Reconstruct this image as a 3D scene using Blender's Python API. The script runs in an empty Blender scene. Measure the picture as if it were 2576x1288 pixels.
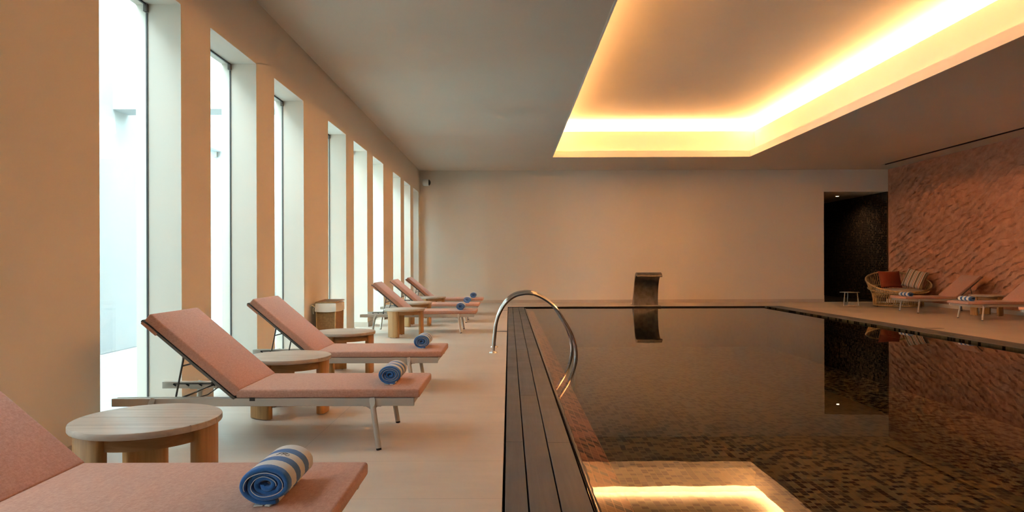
import bpy, bmesh, math, random
from mathutils import Vector, Matrix, noise
random.seed(7)
PI = math.pi
SC = bpy.context.scene
COL = SC.collection

# ------------------------------------------------------------------ dimensions (metres)
CAMH = 1.095
ZC = 3.665            # ceiling
HEAD = 3.05           # window / door head
XL, XLG, XLO = -2.461, -2.715, -2.80   # left wall face, glass, outer face
XO = -4.98            # far wall of the light well
XR = 10.44
DB = 18.9             # back wall
DF = -3.3             # front wall, behind the camera
POOL_X0, POOL_X1, POOL_D1, POOL_D0 = .37, 6.43, 17.02, -1.6
WATER_Z = -.03

# ------------------------------------------------------------------ helpers
def link(o, parent=None):
    COL.objects.link(o)
    if parent is not None: o.parent = parent
    return o

def new_obj(name, bm, mat, parent=None, smooth=False, auto=None):
    me = bpy.data.meshes.new(name)
    bmesh.ops.recalc_face_normals(bm, faces=bm.faces)
    bm.to_mesh(me); bm.free()
    me.materials.append(mat)
    if smooth:
        for p in me.polygons: p.use_smooth = True
    o = bpy.data.objects.new(name, me)
    link(o, parent)
    if auto is not None:
        try: me.set_sharp_from_angle(angle=math.radians(auto))
        except Exception: pass
    return o

def tag(o, label=None, cat=None, group=None, kind=None):
    if label: o['label'] = label
    if cat: o['category'] = cat
    if group: o['group'] = group
    if kind: o['kind'] = kind
    return o

def thing(name, label, cat, loc=(0, 0, 0), rz=0, group=None):
    o = bpy.data.objects.new(name, None)
    o.empty_display_size = .1
    o.location = loc; o.rotation_euler = (0, 0, rz)
    link(o); tag(o, label, cat, group)
    return o

def dup(root, loc, rz, label, group=None):
    r = root.copy(); COL.objects.link(r)
    r.location = loc; r.rotation_euler = (0, 0, rz); r['label'] = label
    if group: r['group'] = group
    for ch in list(root.children):
        c = ch.copy(); COL.objects.link(c); c.parent = r
        for g in list(ch.children):
            d = g.copy(); COL.objects.link(d); d.parent = c
    return r

def box(bm, x0, x1, y0, y1, z0, z1, bevel=0, seg=2, mat=None):
    m = Matrix.Translation(((x0+x1)/2, (y0+y1)/2, (z0+z1)/2)) @ Matrix.Diagonal((abs(x1-x0), abs(y1-y0), abs(z1-z0), 1))
    if mat is not None: m = mat @ m
    r = bmesh.ops.create_cube(bm, size=1, matrix=m)
    if bevel:
        es = list({e for v in r['verts'] for e in v.link_edges})
        bmesh.ops.bevel(bm, geom=es, offset=bevel, segments=seg, profile=.5, affect='EDGES')
    return r['verts']

def quad(bm, *pts):
    return bm.faces.new([bm.verts.new(p) for p in pts])

def prism(bm, pts, z0, z1, fn=None):
    """pts: 2D polygon (a,b) extruded between z0,z1; fn maps (a,b,z)->3D"""
    fn = fn or (lambda a, b, z: (a, b, z))
    lo = [bm.verts.new(fn(a, b, z0)) for a, b in pts]
    hi = [bm.verts.new(fn(a, b, z1)) for a, b in pts]
    n = len(pts)
    fs = [bm.faces.new(lo), bm.faces.new(hi[::-1])]
    for i in range(n):
        fs.append(bm.faces.new((lo[i], lo[(i+1) % n], hi[(i+1) % n], hi[i])))
    return lo, hi, fs

def cyl(bm, p0, p1, r0, r1=None, n=20, caps=True):
    p0, p1 = Vector(p0), Vector(p1); r1 = r0 if r1 is None else r1
    d = (p1-p0); L = d.length; q = d.to_track_quat('Z', 'Y').to_matrix().to_4x4()
    m = Matrix.Translation((p0+p1)/2) @ q
    return bmesh.ops.create_cone(bm, cap_ends=caps, segments=n, radius1=r0, radius2=r1, depth=L, matrix=m)['verts']

def tube(bm, pts, r, n=12, closed=False, caps=True):
    pts = [Vector(p) for p in pts]; N = len(pts)
    tang = []
    for i in range(N):
        a = pts[(i-1) % N] if (closed or i > 0) else pts[i]
        b = pts[(i+1) % N] if (closed or i < N-1) else pts[i]
        tang.append((b-a).normalized())
    up = Vector((0, 0, 1)) if abs(tang[0].z) < .9 else Vector((0, 1, 0))
    nrm = (up - tang[0]*up.dot(tang[0])).normalized()
    rings = []
    for i in range(N):
        t = tang[i]
        nrm = (nrm - t*nrm.dot(t)).normalized()
        b = t.cross(nrm)
        rr = r[i] if isinstance(r, (list, tuple)) else r
        rings.append([bm.verts.new(pts[i] + rr*(nrm*math.cos(2*PI*k/n) + b*math.sin(2*PI*k/n))) for k in range(n)])
    M = N if closed else N-1
    for i in range(M):
        A, B = rings[i], rings[(i+1) % N]
        off = 0
        if closed and i == N-1:   # best twist match
            off = min(range(n), key=lambda s: (A[0].co-B[s].co).length)
        for k in range(n):
            bm.faces.new((A[k], A[(k+1) % n], B[(k+1+off) % n], B[(k+off) % n]))
    if caps and not closed:
        bm.faces.new(rings[0][::-1]); bm.faces.new(rings[-1])

def spline(pts, sub=6):
    P = [Vector(p) for p in pts]; out = []
    for i in range(len(P)-1):
        p0 = P[max(i-1, 0)]; p1 = P[i]; p2 = P[i+1]; p3 = P[min(i+2, len(P)-1)]
        for s in range(sub):
            t = s/sub
            out.append(.5*((2*p1) + (p2-p0)*t + (2*p0-5*p1+4*p2-p3)*t*t + (3*p1-p0-3*p2+p3)*t**3))
    out.append(P[-1]); return out

# ------------------------------------------------------------------ materials
def nodes(name):
    m = bpy.data.materials.new(name); m.use_nodes = True
    nt = m.node_tree; nt.nodes.clear()
    out = nt.nodes.new('ShaderNodeOutputMaterial')
    return m, nt, out
class NB:
    def __init__(s, nt): s.nt = nt
    def n(s, t, **kw):
        x = s.nt.nodes.new('ShaderNode'+t)
        for k, v in kw.items(): setattr(x, k, v)
        return x
    def l(s, a, b): s.nt.links.new(a, b)
    def math(s, op, a, b=None, c=None):
        x = s.n('Math', operation=op)
        for i, v in enumerate((a, b, c)):
            if v is None: continue
            if isinstance(v, (int, float)): x.inputs[i].default_value = v
            else: s.l(v, x.inputs[i])
        return x.outputs[0]
    def vmath(s, op, a, b=None):
        x = s.n('VectorMath', operation=op)
        for i, v in enumerate((a, b)):
            if v is None: continue
            if isinstance(v, (tuple, list)): x.inputs[i].default_value = v
            else: s.l(v, x.inputs[i])
        return x.outputs[0]
    def ramp(s, fac, stops, interp='LINEAR'):
        r = s.n('ValToRGB'); cr = r.color_ramp; cr.interpolation = interp
        while len(cr.elements) < len(stops): cr.elements.new(.5)
        for e, (p, c) in zip(cr.elements, stops):
            e.position = p; e.color = (*c, 1)
        s.l(fac, r.inputs[0]); return r.outputs[0]
    def mapping(s, vec, scale=(1, 1, 1), rot=(0, 0, 0), loc=(0, 0, 0)):
        m = s.n('Mapping'); s.l(vec, m.inputs[0])
        m.inputs['Scale'].default_value = scale; m.inputs['Rotation'].default_value = rot; m.inputs['Location'].default_value = loc
        return m.outputs[0]
    def noise(s, vec, scale=5, detail=2, rough=.5, dist=0):
        t = s.n('TexNoise'); s.l(vec, t.inputs['Vector'])
        t.inputs['Scale'].default_value = scale; t.inputs['Detail'].default_value = detail
        t.inputs['Roughness'].default_value = rough; t.inputs['Distortion'].default_value = dist
        return t.outputs[0]
    def mix(s, fac, a, b):
        x = s.n('Mix', data_type='RGBA')
        for i, v in ((0, fac), (6, a), (7, b)):
            if isinstance(v, (int, float)): x.inputs[i].default_value = v
            elif isinstance(v, tuple): x.inputs[i].default_value = (*v, 1)
            else: s.l(v, x.inputs[i])
        return x.outputs[2]
    def bump(s, h, strength=.3, dist=.01):
        b = s.n('Bump'); b.inputs['Strength'].default_value = strength; b.inputs['Distance'].default_value = dist
        s.l(h, b.inputs['Height']); return b.outputs[0]
    def principled(s, out, color=None, rough=.5, metal=0, normal=None, spec=None, sheen=0, coat=0):
        p = s.n('BsdfPrincipled')
        if isinstance(color, tuple): p.inputs['Base Color'].default_value = (*color, 1)
        elif color is not None: s.l(color, p.inputs['Base Color'])
        if isinstance(rough, (int, float)): p.inputs['Roughness'].default_value = rough
        else: s.l(rough, p.inputs['Roughness'])
        p.inputs['Metallic'].default_value = metal
        if spec is not None: p.inputs['Specular IOR Level'].default_value = spec
        if sheen: p.inputs['Sheen Weight'].default_value = sheen
        if coat: p.inputs['Coat Weight'].default_value = coat
        if normal is not None: s.l(normal, p.inputs['Normal'])
        s.l(p.outputs[0], out.inputs[0]); return p
    def schlick(s, f0, nrm=None):
        lw = s.n('LayerWeight'); lw.inputs['Blend'].default_value = .5
        if nrm is not None: s.l(nrm, lw.inputs['Normal'])
        return s.math('ADD', f0, s.math('MULTIPLY', 1-f0, s.math('POWER', lw.outputs['Facing'], 5.0)))
    def pos(s): return s.n('NewGeometry').outputs['Position']
    def obj(s): return s.n('TexCoord').outputs['Object']

def plain(name, color, rough=.5, metal=0, var=.06, vs=6, bump=0, bs=60, spec=None):
    m, nt, out = nodes(name); b = NB(nt)
    v = b.obj(); f = b.noise(v, vs, 3)
    lo = tuple(c*(1-var) for c in color); hi = tuple(min(1, c*(1+var)) for c in color)
    c = b.ramp(f, [(.3, lo), (.7, hi)])
    nrm = b.bump(b.noise(v, bs, 3), bump, .004) if bump else None
    b.principled(out, c, rough, metal, nrm, spec)
    return m

def plaster(name, color):
    m, nt, out = nodes(name); b = NB(nt)
    v = b.pos()
    c = b.ramp(b.noise(v, .9, 4, .6), [(.3, tuple(x*.97 for x in color)), (.7, color)])
    nrm = b.bump(b.noise(b.mapping(v, (1, 1, .6)), 3.5, 5, .6), .12, .02)
    b.principled(out, c, .75, 0, nrm, .25)
    return m

def fabric(name, ca, cb, wr=.4):
    m, nt, out = nodes(name); b = NB(nt)
    v = b.obj()
    f = b.noise(v, 90, 4, .75); f2 = b.noise(b.mapping(v, (30, 340, 340)), 1, 2, .6); f3 = b.noise(b.mapping(v, (340, 30, 340)), 1, 2, .6)
    mixf = b.math('ADD', b.math('MULTIPLY', f, .5), b.math('MULTIPLY', b.math('ADD', f2, f3), .25))
    c = b.ramp(mixf, [(.38, ca), (.62, cb)])
    w = b.noise(b.mapping(v, (14, 2.5, 3)), 1, 3, .55, .6)
    h = b.math('ADD', b.math('MULTIPLY', mixf, .12), b.math('MULTIPLY', w, wr))
    b.principled(out, c, .9, 0, b.bump(h, .5, .02), .15, .25)
    return m

def mosaic(name, size, stops, grout, rough=.25, axes='XY', gap=.06, big=0.0, bumpy=.3, spec=.5, wob=0):
    m, nt, out = nodes(name); b = NB(nt)
    v = b.pos()
    if wob:   # ripple refraction of the water imitated by warping the tile pattern itself
        tn = b.n('TexNoise'); tn.inputs['Scale'].default_value = 3.2; tn.inputs['Detail'].default_value = 1; b.l(v, tn.inputs['Vector'])
        dv = b.vmath('SUBTRACT', tn.outputs['Color'], (.5, .5, .5)); v = b.vmath('ADD', v, b.vmath('MULTIPLY', dv, (wob*3, wob*3, 0)))
    v = b.vmath('MULTIPLY', v, (1/size[0], 1/size[1], 1/size[2]))
    v = b.vmath('ADD', v, (.013, .017, .019))
    cell = b.vmath('FLOOR', v); fr = b.vmath('FRACTION', v)
    wn = b.n('TexWhiteNoise'); b.l(cell, wn.inputs['Vector'])
    val = wn.outputs['Value']
    if big:
        val = b.math('ADD', b.math('MULTIPLY', val, 1-big), b.math('MULTIPLY', b.noise(cell, .45, 1), big))
    c = b.ramp(val, stops, 'CONSTANT')
    sep = b.n('SeparateXYZ'); b.l(fr, sep.inputs[0])
    g = None
    for ax in axes:
        s = sep.outputs[ax]
        e = b.math('MINIMUM', s, b.math('SUBTRACT', 1.0, s))
        g = e if g is None else b.math('MINIMUM', g, e)
    mask = b.math('LESS_THAN', g, gap)
    c = b.mix(mask, c, grout)
    h = b.math('MINIMUM', g, gap*1.5)
    tint = b.math('MULTIPLY', b.noise(cell, 3.1, 0), .06)
    nrm = b.bump(b.math('ADD', h, tint), bumpy, .01)
    b.principled(out, c, rough, 0, nrm, spec)
    return m

M = {}
PAINT = (.80, .73, .625)
M['paint'] = plaster('cream_paint', PAINT)
M['ceil'] = plaster('ceiling_paint', (.70, .625, .53))
M['cove'] = plaster('cove_paint', (.82, .78, .70))
M['white_ext'] = plaster('white_render', (.44, .465, .475))
M['ground'] = plain('pale_gravel', (.36, .38, .39), .9)
M['gasket'] = plain('dark_gasket', (.04, .042, .042), .5)
M['black'] = plain('black_rubber', (.012, .011, .011), .6)
M['gap'] = plain('channel_dark', (.01, .008, .008), .7)
M['slot'] = plain('slot_dark', (.07, .05, .04), .8)
M['taupe'] = plain('taupe_metal', (.50, .445, .385), .38, .25, .03, 3)
M['darkmetal'] = plain('grey_metal', (.13, .115, .10), .4, .5)
M['steel'] = plain('polished_steel', (.62, .60, .57), .12, 1.0, .03)
M['brushed'] = plain('brushed_steel', (.30, .265, .235), .34, .9, .25, 9)
M['fabric'] = fabric('terracotta_fabric', (.44, .218, .155), (.61, .345, .26))
M['whitecam'] = plain('white_plastic', (.86, .84, .80), .35)
M['lens'] = plain('smoked_dome', (.02, .02, .022), .08)
M['liner'] = plain('cotton_liner', (.74, .69, .60), .9, 0, .05, 8, .2, 30)
M['beige'] = plain('beige_canvas', (.50, .42, .34), .9, 0, .08, 30)
M['redcloth'] = plain('rust_cloth', (.27, .055, .025), .85, 0, .12, 60)
M['rattan'] = plain('rattan_cane', (.50, .31, .13), .45, 0, .25, 14, .15, 80)
M['baseboard'] = plain('skirting_tile', (.60, .50, .405), .4, 0, .08, 2)
M['hem'] = plain('hem_white', (.78, .74, .68), .9)
M['thread'] = plain('grey_thread', (.10, .095, .085), .7)
M['white_print'] = plain('white_print', (.7, .7, .7), .6)
M['plate'] = plain('grey_plate', (.16, .15, .15), .35, .3)

def wood(name, ca, cb, along=(1.5, 26, 26), rough=.55):
    m, nt, out = nodes(name); b = NB(nt)
    v = b.obj()
    f = b.noise(b.mapping(v, along), 1, 5, .6, .8)
    f2 = b.noise(v, 4, 2)
    c = b.ramp(b.math('ADD', b.math('MULTIPLY', f, .75), b.math('MULTIPLY', f2, .25)), [(.32, ca), (.5, tuple((x+y)/2 for x, y in zip(ca, cb))), (.68, cb)])
    b.principled(out, c, rough, 0, b.bump(f, .12, .004), .3)
    return m
M['teak_top'] = wood('weathered_teak', (.40, .32, .25), (.57, .475, .39), rough=.36)
M['teak'] = wood('teak', (.31, .148, .048), (.49, .262, .098), (26, 26, 1.6), .42)
M['teak_apron'] = wood('teak_apron', (.26, .13, .05), (.40, .22, .095), (6, 6, 30))

def deck_mat():
    m, nt, out = nodes('grey_composite_decking'); b = NB(nt)
    v = b.pos()
    f = b.noise(b.mapping(v, (40, 2.0, 1)), 1, 5, .65, .5)
    f2 = b.noise(v, 2.2, 4, .6)
    c = b.ramp(b.math('ADD', b.math('MULTIPLY', f, .5), b.math('MULTIPLY', f2, .5)), [(.3, (.060, .061, .066)), (.7, (.110, .110, .117))])
    b.principled(out, c, b.ramp(f2, [(.3, (.42,)*3), (.7, (.6,)*3)]), 0, b.bump(f, .15, .004), .4)
    return m
M['deck'] = deck_mat()

def tile_mat():
    m, nt, out = nodes('beige_porcelain_tile'); b = NB(nt)
    p = b.pos()
    # joints: 1.2 m along x, 0.6 m along depth
    sx, sy = 1.2, .606
    v = b.vmath('MULTIPLY', b.vmath('ADD', p, (1.222, -.149, 0)), (1/sx, 1/sy, 1))
    cell = b.vmath('FLOOR', v); fr = b.vmath('FRACTION', v)
    sep = b.n('SeparateXYZ'); b.l(fr, sep.inputs[0])
    def edge(s, w):
        return b.math('LESS_THAN', b.math('MINIMUM', s, b.math('SUBTRACT', 1.0, s)), w)
    joint = b.math('MAXIMUM', edge(sep.outputs[0], .0011/sx), edge(sep.outputs[1], .0011/sy))
    wn = b.n('TexWhiteNoise'); b.l(cell, wn.inputs['Vector'])
    f = b.noise(p, 1.3, 5, .65, .4); f2 = b.noise(b.mapping(p, (3, 14, 3)), 1.0, 4, .6)
    t = b.math('ADD', b.math('ADD', b.math('MULTIPLY', f, .5), b.math('MULTIPLY', f2, .35)), b.math('MULTIPLY', wn.outputs['Value'], .15))
    c = b.ramp(t, [(.3, (.52, .43, .345)), (.7, (.64, .545, .45))])
    c = b.mix(joint, c, (.30, .24, .19))
    r = b.math('ADD', .34, b.math('MULTIPLY', f2, .14))
    b.principled(out, c, r, 0, b.bump(f2, .05, .004), .45)
    return m
M['tile'] = tile_mat()

def carved_mat():
    m, nt, out = nodes('carved_terracotta'); b = NB(nt)
    p = b.pos()
    sep = b.n('SeparateXYZ'); b.l(p, sep.inputs[0])
    f = b.noise(b.mapping(p, (1, .8, 1)), 5.5, 5, .62, .3)
    c = b.ramp(f, [(.3, (.49, .222, .132)), (.7, (.65, .335, .215))])
    nrm = b.bump(b.math('ADD', b.noise(b.mapping(p, (1, .8, 1.3)), 9, 5, .65, .4), b.math('MULTIPLY', b.noise(p, 30, 3, .6), .3)), .75, .04)
    b.principled(out, c, .85, 0, nrm, .2)
    return m
M['carved'] = carved_mat()

M['pool_floor'] = mosaic('pool_mosaic', (.066, .066, .066), [(0, (.008, .009, .008)), (.36, (.125, .118, .076)), (.6, (.145, .135, .088)), (.86, (.07, .066, .044))], (.19, .155, .095), .9, 'XY', .05, 0, .1, 0, .012)
M['pool_side'] = mosaic('pool_edge_mosaic', (.05, .066, .05), [(0, (.10, .05, .03)), (.28, (.36, .17, .09)), (.6, (.44, .215, .115)), (.85, (.2, .09, .05))], (.55, .31, .17), .9, 'XY', .045, 0, .1, 0, .004)
M['pool_wall'] = mosaic('pool_wall_mosaic', (.066, .066, .066), [(0, (.006, .006, .005)), (.35, (.05, .042, .026)), (.7, (.06, .05, .03))], (.07, .055, .032), .9, 'XYZ', .04, 0, .1, 0)
M['passage'] = mosaic('dark_glass_mosaic', (.05, .05, .05), [(0, (.020, .014, .011)), (.4, (.05, .032, .022)), (.7, (.095, .058, .036)), (.9, (.035, .026, .02))], (.13, .085, .055), .22, 'YZ', .055, 0, .5)
M['passage_floor'] = plain('dark_floor', (.05, .035, .025), .3)

def glass_mat():
    m, nt, out = nodes('clear_glass'); b = NB(nt)
    fr = b.schlick(.04)
    tr = b.n('BsdfTransparent'); tr.inputs[0].default_value = (.94, .98, .97, 1)
    gl = b.n('BsdfGlossy'); gl.inputs['Roughness'].default_value = .0
    mx = b.n('MixShader'); b.l(fr, mx.inputs[0]); b.l(tr.outputs[0], mx.inputs[1]); b.l(gl.outputs[0], mx.inputs[2])
    b.l(mx.outputs[0], out.inputs[0]); return m
M['glass'] = glass_mat()

def water_mat():
    m, nt, out = nodes('still_water'); b = NB(nt)
    p = b.pos()
    h = b.math('ADD', b.noise(b.mapping(p, (1, .7, 1)), 2.4, 2, .5), b.math('MULTIPLY', b.noise(p, 9, 2, .5), .12))
    nrm = b.bump(h, .022, .02)
    fr = b.schlick(.021, nrm)
    tr = b.n('BsdfTransparent'); tr.inputs[0].default_value = (.72, .63, .50, 1)
    gl = b.n('BsdfGlossy'); gl.inputs['Roughness'].default_value = .0; b.l(nrm, gl.inputs['Normal'])
    mx = b.n('MixShader'); b.l(fr, mx.inputs[0]); b.l(tr.outputs[0], mx.inputs[1]); b.l(gl.outputs[0], mx.inputs[2])
    b.l(mx.outputs[0], out.inputs[0]); return m
M['water'] = water_mat()

def towel_mat():
    m, nt, out = nodes('striped_terry'); b = NB(nt)
    v = b.obj()
    sep = b.n('SeparateXYZ'); b.l(v, sep.inputs[0])
    y = b.math('ADD', sep.outputs[1], b.math('MULTIPLY', b.math('SUBTRACT', b.noise(v, 120, 2), .5), .006))
    t = b.math('MULTIPLY', y, 1/.27)
    blue, white = (.04, .185, .52), (.90, .86, .81)
    st = b.ramp(t, [(0, blue), (.115, white), (.30, blue), (.46, white), (.63, blue), (.79, white)], 'CONSTANT')
    f = b.noise(v, 260, 2, .7)
    c = b.mix(b.math('MULTIPLY', f, .35), st, (.16, .22, .36))
    c = b.mix(.5, st, c)
    b.principled(out, c, .95, 0, b.bump(b.math('ADD', b.noise(v, 300, 3, .8), b.math('MULTIPLY', b.noise(v, 85, 3, .7), 1.2)), .55, .005), .1, .4)
    return m
M['towel'] = towel_mat()

def stripes_mat():
    m, nt, out = nodes('striped_cushion_cloth'); b = NB(nt)
    v = b.obj(); sep = b.n('SeparateXYZ'); b.l(v, sep.inputs[0])
    t = b.math('FRACT', b.math('MULTIPLY', b.math('ADD', sep.outputs[0], 1.0), 1/.135))
    k, cr, sa, ta = (.06, .04, .03), (.68, .60, .50), (.50, .20, .11), (.32, .24, .16)
    c = b.ramp(t, [(0, ta), (.2, cr), (.36, k), (.43, cr), (.56, sa), (.70, cr), (.84, ta), (.92, k)], 'CONSTANT')
    b.principled(out, c, .9, 0, b.bump(b.noise(v, 200, 2), .3, .003), .15)
    return m
M['stripes'] = stripes_mat()

def wicker_mat():
    m, nt, out = nodes('woven_seagrass'); b = NB(nt)
    v = b.obj(); sep = b.n('SeparateXYZ'); b.l(v, sep.inputs[0])
    h = b.math('ADD', sep.outputs[0], sep.outputs[1])
    row = b.math('MULTIPLY', sep.outputs[2], 1/.008)
    ph = b.math('MULTIPLY', b.math('MODULO', b.math('FLOOR', row), 2.0), PI)
    a = b.math('SINE', b.math('ADD', b.math('MULTIPLY', h, 2*PI/.021), ph))
    r = b.math('SINE', b.math('MULTIPLY', b.math('FRACT', row), PI))
    hh = b.math('MULTIPLY', r, b.math('ADD', .65, b.math('MULTIPLY', a, .35)))
    f = b.noise(v, 40, 3)
    c = b.ramp(b.math('ADD', b.math('MULTIPLY', hh, .6), b.math('MULTIPLY', f, .4)), [(.2, (.13, .058, .016)), (.55, (.34, .175, .06)), (.8, (.46, .265, .10))])
    b.principled(out, c, .6, 0, b.bump(hh, .8, .004), .3)
    return m
M['wicker'] = wicker_mat()

def emit(name, color, s):
    m, nt, out = nodes(name); b = NB(nt)
    e = b.n('Emission'); e.inputs[0].default_value = (*color, 1); e.inputs[1].default_value = s
    b.l(e.outputs[0], out.inputs[0]); return m
M['lamp'] = emit('downlight_glow', (1, .78, .5), 9)

# ------------------------------------------------------------------ room shell
WIN = [4.105 + 5.195*g + 1.532*k for g in (-1, 0, 1, 2) for k in range(3)]
WW = 1.025
def wall_with_openings(name, x0, x1, wins, d0, d1, ztop, head, mat):
    bm = bmesh.new()
    box(bm, x0, x1, d0, d1, head, ztop)
    a = d0
    for w in list(wins)+[None]:
        b_ = d1 if w is None else w
        if b_ > a: box(bm, x0, x1, a, b_, 0, head)
        if w is not None: a = w + WW
    return tag(new_obj(name, bm, mat), kind='structure')

wall_with_openings('wall_left', XLO, XL, WIN, DF, DB+.3, 5.2, HEAD, M['paint'])
bm = bmesh.new()    # back wall with a doorway at its right end
box(bm, XL, 8.72, DB, DB+.3, 0, 4.9); box(bm, 8.72, XR+.4, DB, DB+.3, HEAD, 4.9)
tag(new_obj('wall_back', bm, M['paint']), kind='structure')
bm = bmesh.new(); box(bm, XLO, XR+.4, DF-.2, DF, 0, 4.9)
tag(new_obj('wall_front', bm, M['paint']), kind='structure')

# right wall: carved relief
bm = bmesh.new()
def relief(d, z):
    a = Vector((d*.9, z*.9, 3.3))
    wob = noise.noise(a*1.1)*.22 + noise.noise(a*2.9)*.16 + noise.noise(a*6)*.06
    w = (z + .46*d + wob*.5)/.175
    k = math.floor(w); fr = w-k
    along = (d - .46*z)/.44 + (k % 2)*.5 + noise.noise(Vector((k*7.3, d*.6, 1.1)))*.35
    u = along-math.floor(along)
    sc = math.sin(PI*u)**.65
    saw = (1-fr)**1.5 if fr > .05 else fr/.05
    return .060*saw*(.08+.92*sc)*.85 + .026*noise.noise(Vector((d*7, z*7, .7))) + .012*noise.noise(Vector((d*15, z*15, 2.7))) + .022*noise.noise(Vector((d*2.2, z*2.2, 5.7)))
nd, nz = 640, 300
D0 = 7.0
grid = []
for i in range(nd+1):
    d = D0 + (DB-D0)*i/nd
    row = []
    for j in range(nz+1):
        z = .085 + (ZC-.085)*j/nz
        e = min(1, (DB-d)/.25, (ZC-z)/.05 + .02, (z-.085)/.05+.02)
        row.append(bm.verts.new((XR + .06 - relief(d, z)*max(0, e) , d, z)))
    grid.append(row)
for i in range(nd):
    for j in range(nz):
        bm.faces.new((grid[i][j], grid[i+1][j], grid[i+1][j+1], grid[i][j+1]))
box(bm, XR+.07, XR+.3, DF, DB, 0, 4.9)
box(bm, XR+.005, XR+.04, DF, D0, 0, ZC)
tag(new_obj('wall_right', bm, M['carved'], smooth=True, auto=60), kind='structure')
bm = bmesh.new(); box(bm, XR-.015, XR+.07, DF, DB, 0, .085)
tag(new_obj('baseboard_right', bm, M['baseboard']), kind='structure')
bm = bmesh.new(); box(bm, XL, 8.72, DB-.014, DB+.01, 0, .082)
tag(new_obj('baseboard_back', bm, M['baseboard']), kind='structure')
bm = bmesh.new()
a = DF
for w in WIN+[None]:
    b_ = DB if w is None else w
    box(bm, XL-.005, XL+.013, a, b_ , 0, .082)
    if w is not None:
        box(bm, XLG+.02, XL+.013, w-.012 if False else w+WW-.013, w+WW+.004, 0, .082)
        box(bm, XLG+.02, XL+.013, w-.004, w+.013, 0, .082)
        a = w+WW
tag(new_obj('baseboard_left', bm, M['baseboard']), kind='structure')

# floor: left walk, far strip, right terrace, front strip
bm = bmesh.new()
GX0, GX1 = -.036, 6.85
def slab(x0, x1, y0, y1, z=0., t=.25): box(bm, x0, x1, y0, y1, z-t, z)
slab(XLO, GX0, DF, DB+.3); slab(GX0, GX1, 17.25, DB+.3); slab(GX1, XR+.3, DF, DB+.3); slab(GX0, GX1, DF, -2.1)
tag(new_obj('floor', bm, M['tile']), kind='structure')
bm = bmesh.new()    # dark overflow channel round the pool
box(bm, GX0, .40, -2.1, 17.25, -.3, -.16); box(bm, 6.40, GX1, -2.1, 17.25, -.3, -.16)
box(bm, GX0, GX1, 17.0, 17.25, -.3, -.10); box(bm, GX0, GX1, -2.1, -1.6, -.3, -.16)
box(bm, GX0-.004, GX0+.003, -2.1, 17.25, -.2, -.004); box(bm, GX1-.003, GX1+.004, -2.1, 17.25, -.2, -.004)
box(bm, GX0, GX1, 17.245, 17.254, -.2, -.004)
tag(new_obj('trim_1', bm, M['gap']), 'dark overflow channel around the pool', kind='structure')

def planks(name, edges, joints, d0, d1, label):
    bm = bmesh.new()
    for (x0, x1), js in zip(edges, joints):
        cuts = [d0]+[j for j in js if d0 < j < d1]+[d1]
        for a, b_ in zip(cuts, cuts[1:]):
            box(bm, x0+.002, x1-.002, a+.0012, b_-.0012, -.03, .002, .0018, 1)
    o = new_obj(name, bm, M['deck']); tag(o, label, kind='structure'); return o
planks('deck_boards', [(-.024, .084), (.087, .227), (.230, .370)],
       [[1.2, 4.18, 7.2, 10.2, 13.2], [2.65, 5.66, 8.65, 11.7, 14.7], [1.2, 4.16, 7.15, 10.2, 13.2]], -2.1, 16.97,
       'dark grey deck boards along the window side of the pool')
planks('deck_boards', [(6.432, 6.57), (6.573, 6.71), (6.713, 6.842)],
       [[2.0, 5.0, 8.0, 11.0, 14.0], [3.5, 6.5, 9.5, 12.5], [2.0, 5.0, 8.0, 11.0, 14.0]], -2.1, 17.2,
       'dark grey deck boards along the carved wall side of the pool')

# pool basin
bm = bmesh.new()
x0, x1, dm = .385, 6.43, 17.03
bot = -1.0
quad(bm, (x0, POOL_D0, bot), (x1, POOL_D0, bot), (x1, dm, bot), (x0, dm, bot))
tag(new_obj('pool_floor', bm, M['pool_floor']), 'dark brown mosaic pool floor', kind='structure')
bm = bmesh.new()
quad(bm, (.60, POOL_D0, -.105), (.60, dm, -.105), (.60, dm, bot), (.60, POOL_D0, bot))
quad(bm, (x1, POOL_D0, .0), (x1, dm, .0), (x1, dm, bot), (x1, POOL_D0, bot))
quad(bm, (x0, dm, -.032), (x1, dm, -.032), (x1, dm, bot), (x0, dm, bot))
quad(bm, (x0, POOL_D0, -.026), (x1, POOL_D0, -.026), (x1, POOL_D0, bot), (x0, POOL_D0, bot))
tag(new_obj('pool_sides', bm, M['pool_wall']), 'mosaic side walls of the pool', kind='structure')
bm = bmesh.new()
quad(bm, (.405, POOL_D0, -.030), (.60, POOL_D0, -.105), (.60, dm, -.105), (.405, dm, -.030))
tag(new_obj('pool_edge', bm, M['pool_side']), 'sloping terracotta mosaic edge under the water', kind='structure')
bm = bmesh.new()   # rounded wet stone lip with a slightly ragged waterline
n = 900
rows = []
for i in range(n+1):
    d = POOL_D0 + (dm-POOL_D0)*i/n
    j = .010*noise.noise(Vector((d*3.1, 0, 0))) + .007*noise.noise(Vector((d*11, 3, 0)))
    prof = [(.385, -.16), (.385, -.034), (.391, -.0235), (.399, -.022), (.409+j*.3, -.0245), (.418+j, -.034), (.422+j, -.06)]
    rows.append([bm.verts.new((x, d, z)) for x, z in prof])
for i in range(n):
    for k in range(len(rows[0])-1):
        bm.faces.new((rows[i][k], rows[i+1][k], rows[i+1][k+1], rows[i][k+1]))
M['lip'] = plain('wet_stone_lip', (.055, .024, .018), .14)
tag(new_obj('pool_lip', bm, M['lip'], smooth=True), 'wet dark stone lip along the overflow edge of the pool', kind='structure')
bm = bmesh.new()
quad(bm, (.386, POOL_D0, WATER_Z), (x1, POOL_D0, WATER_Z), (x1, dm+.01, WATER_Z), (.386, dm+.01, WATER_Z))
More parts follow.
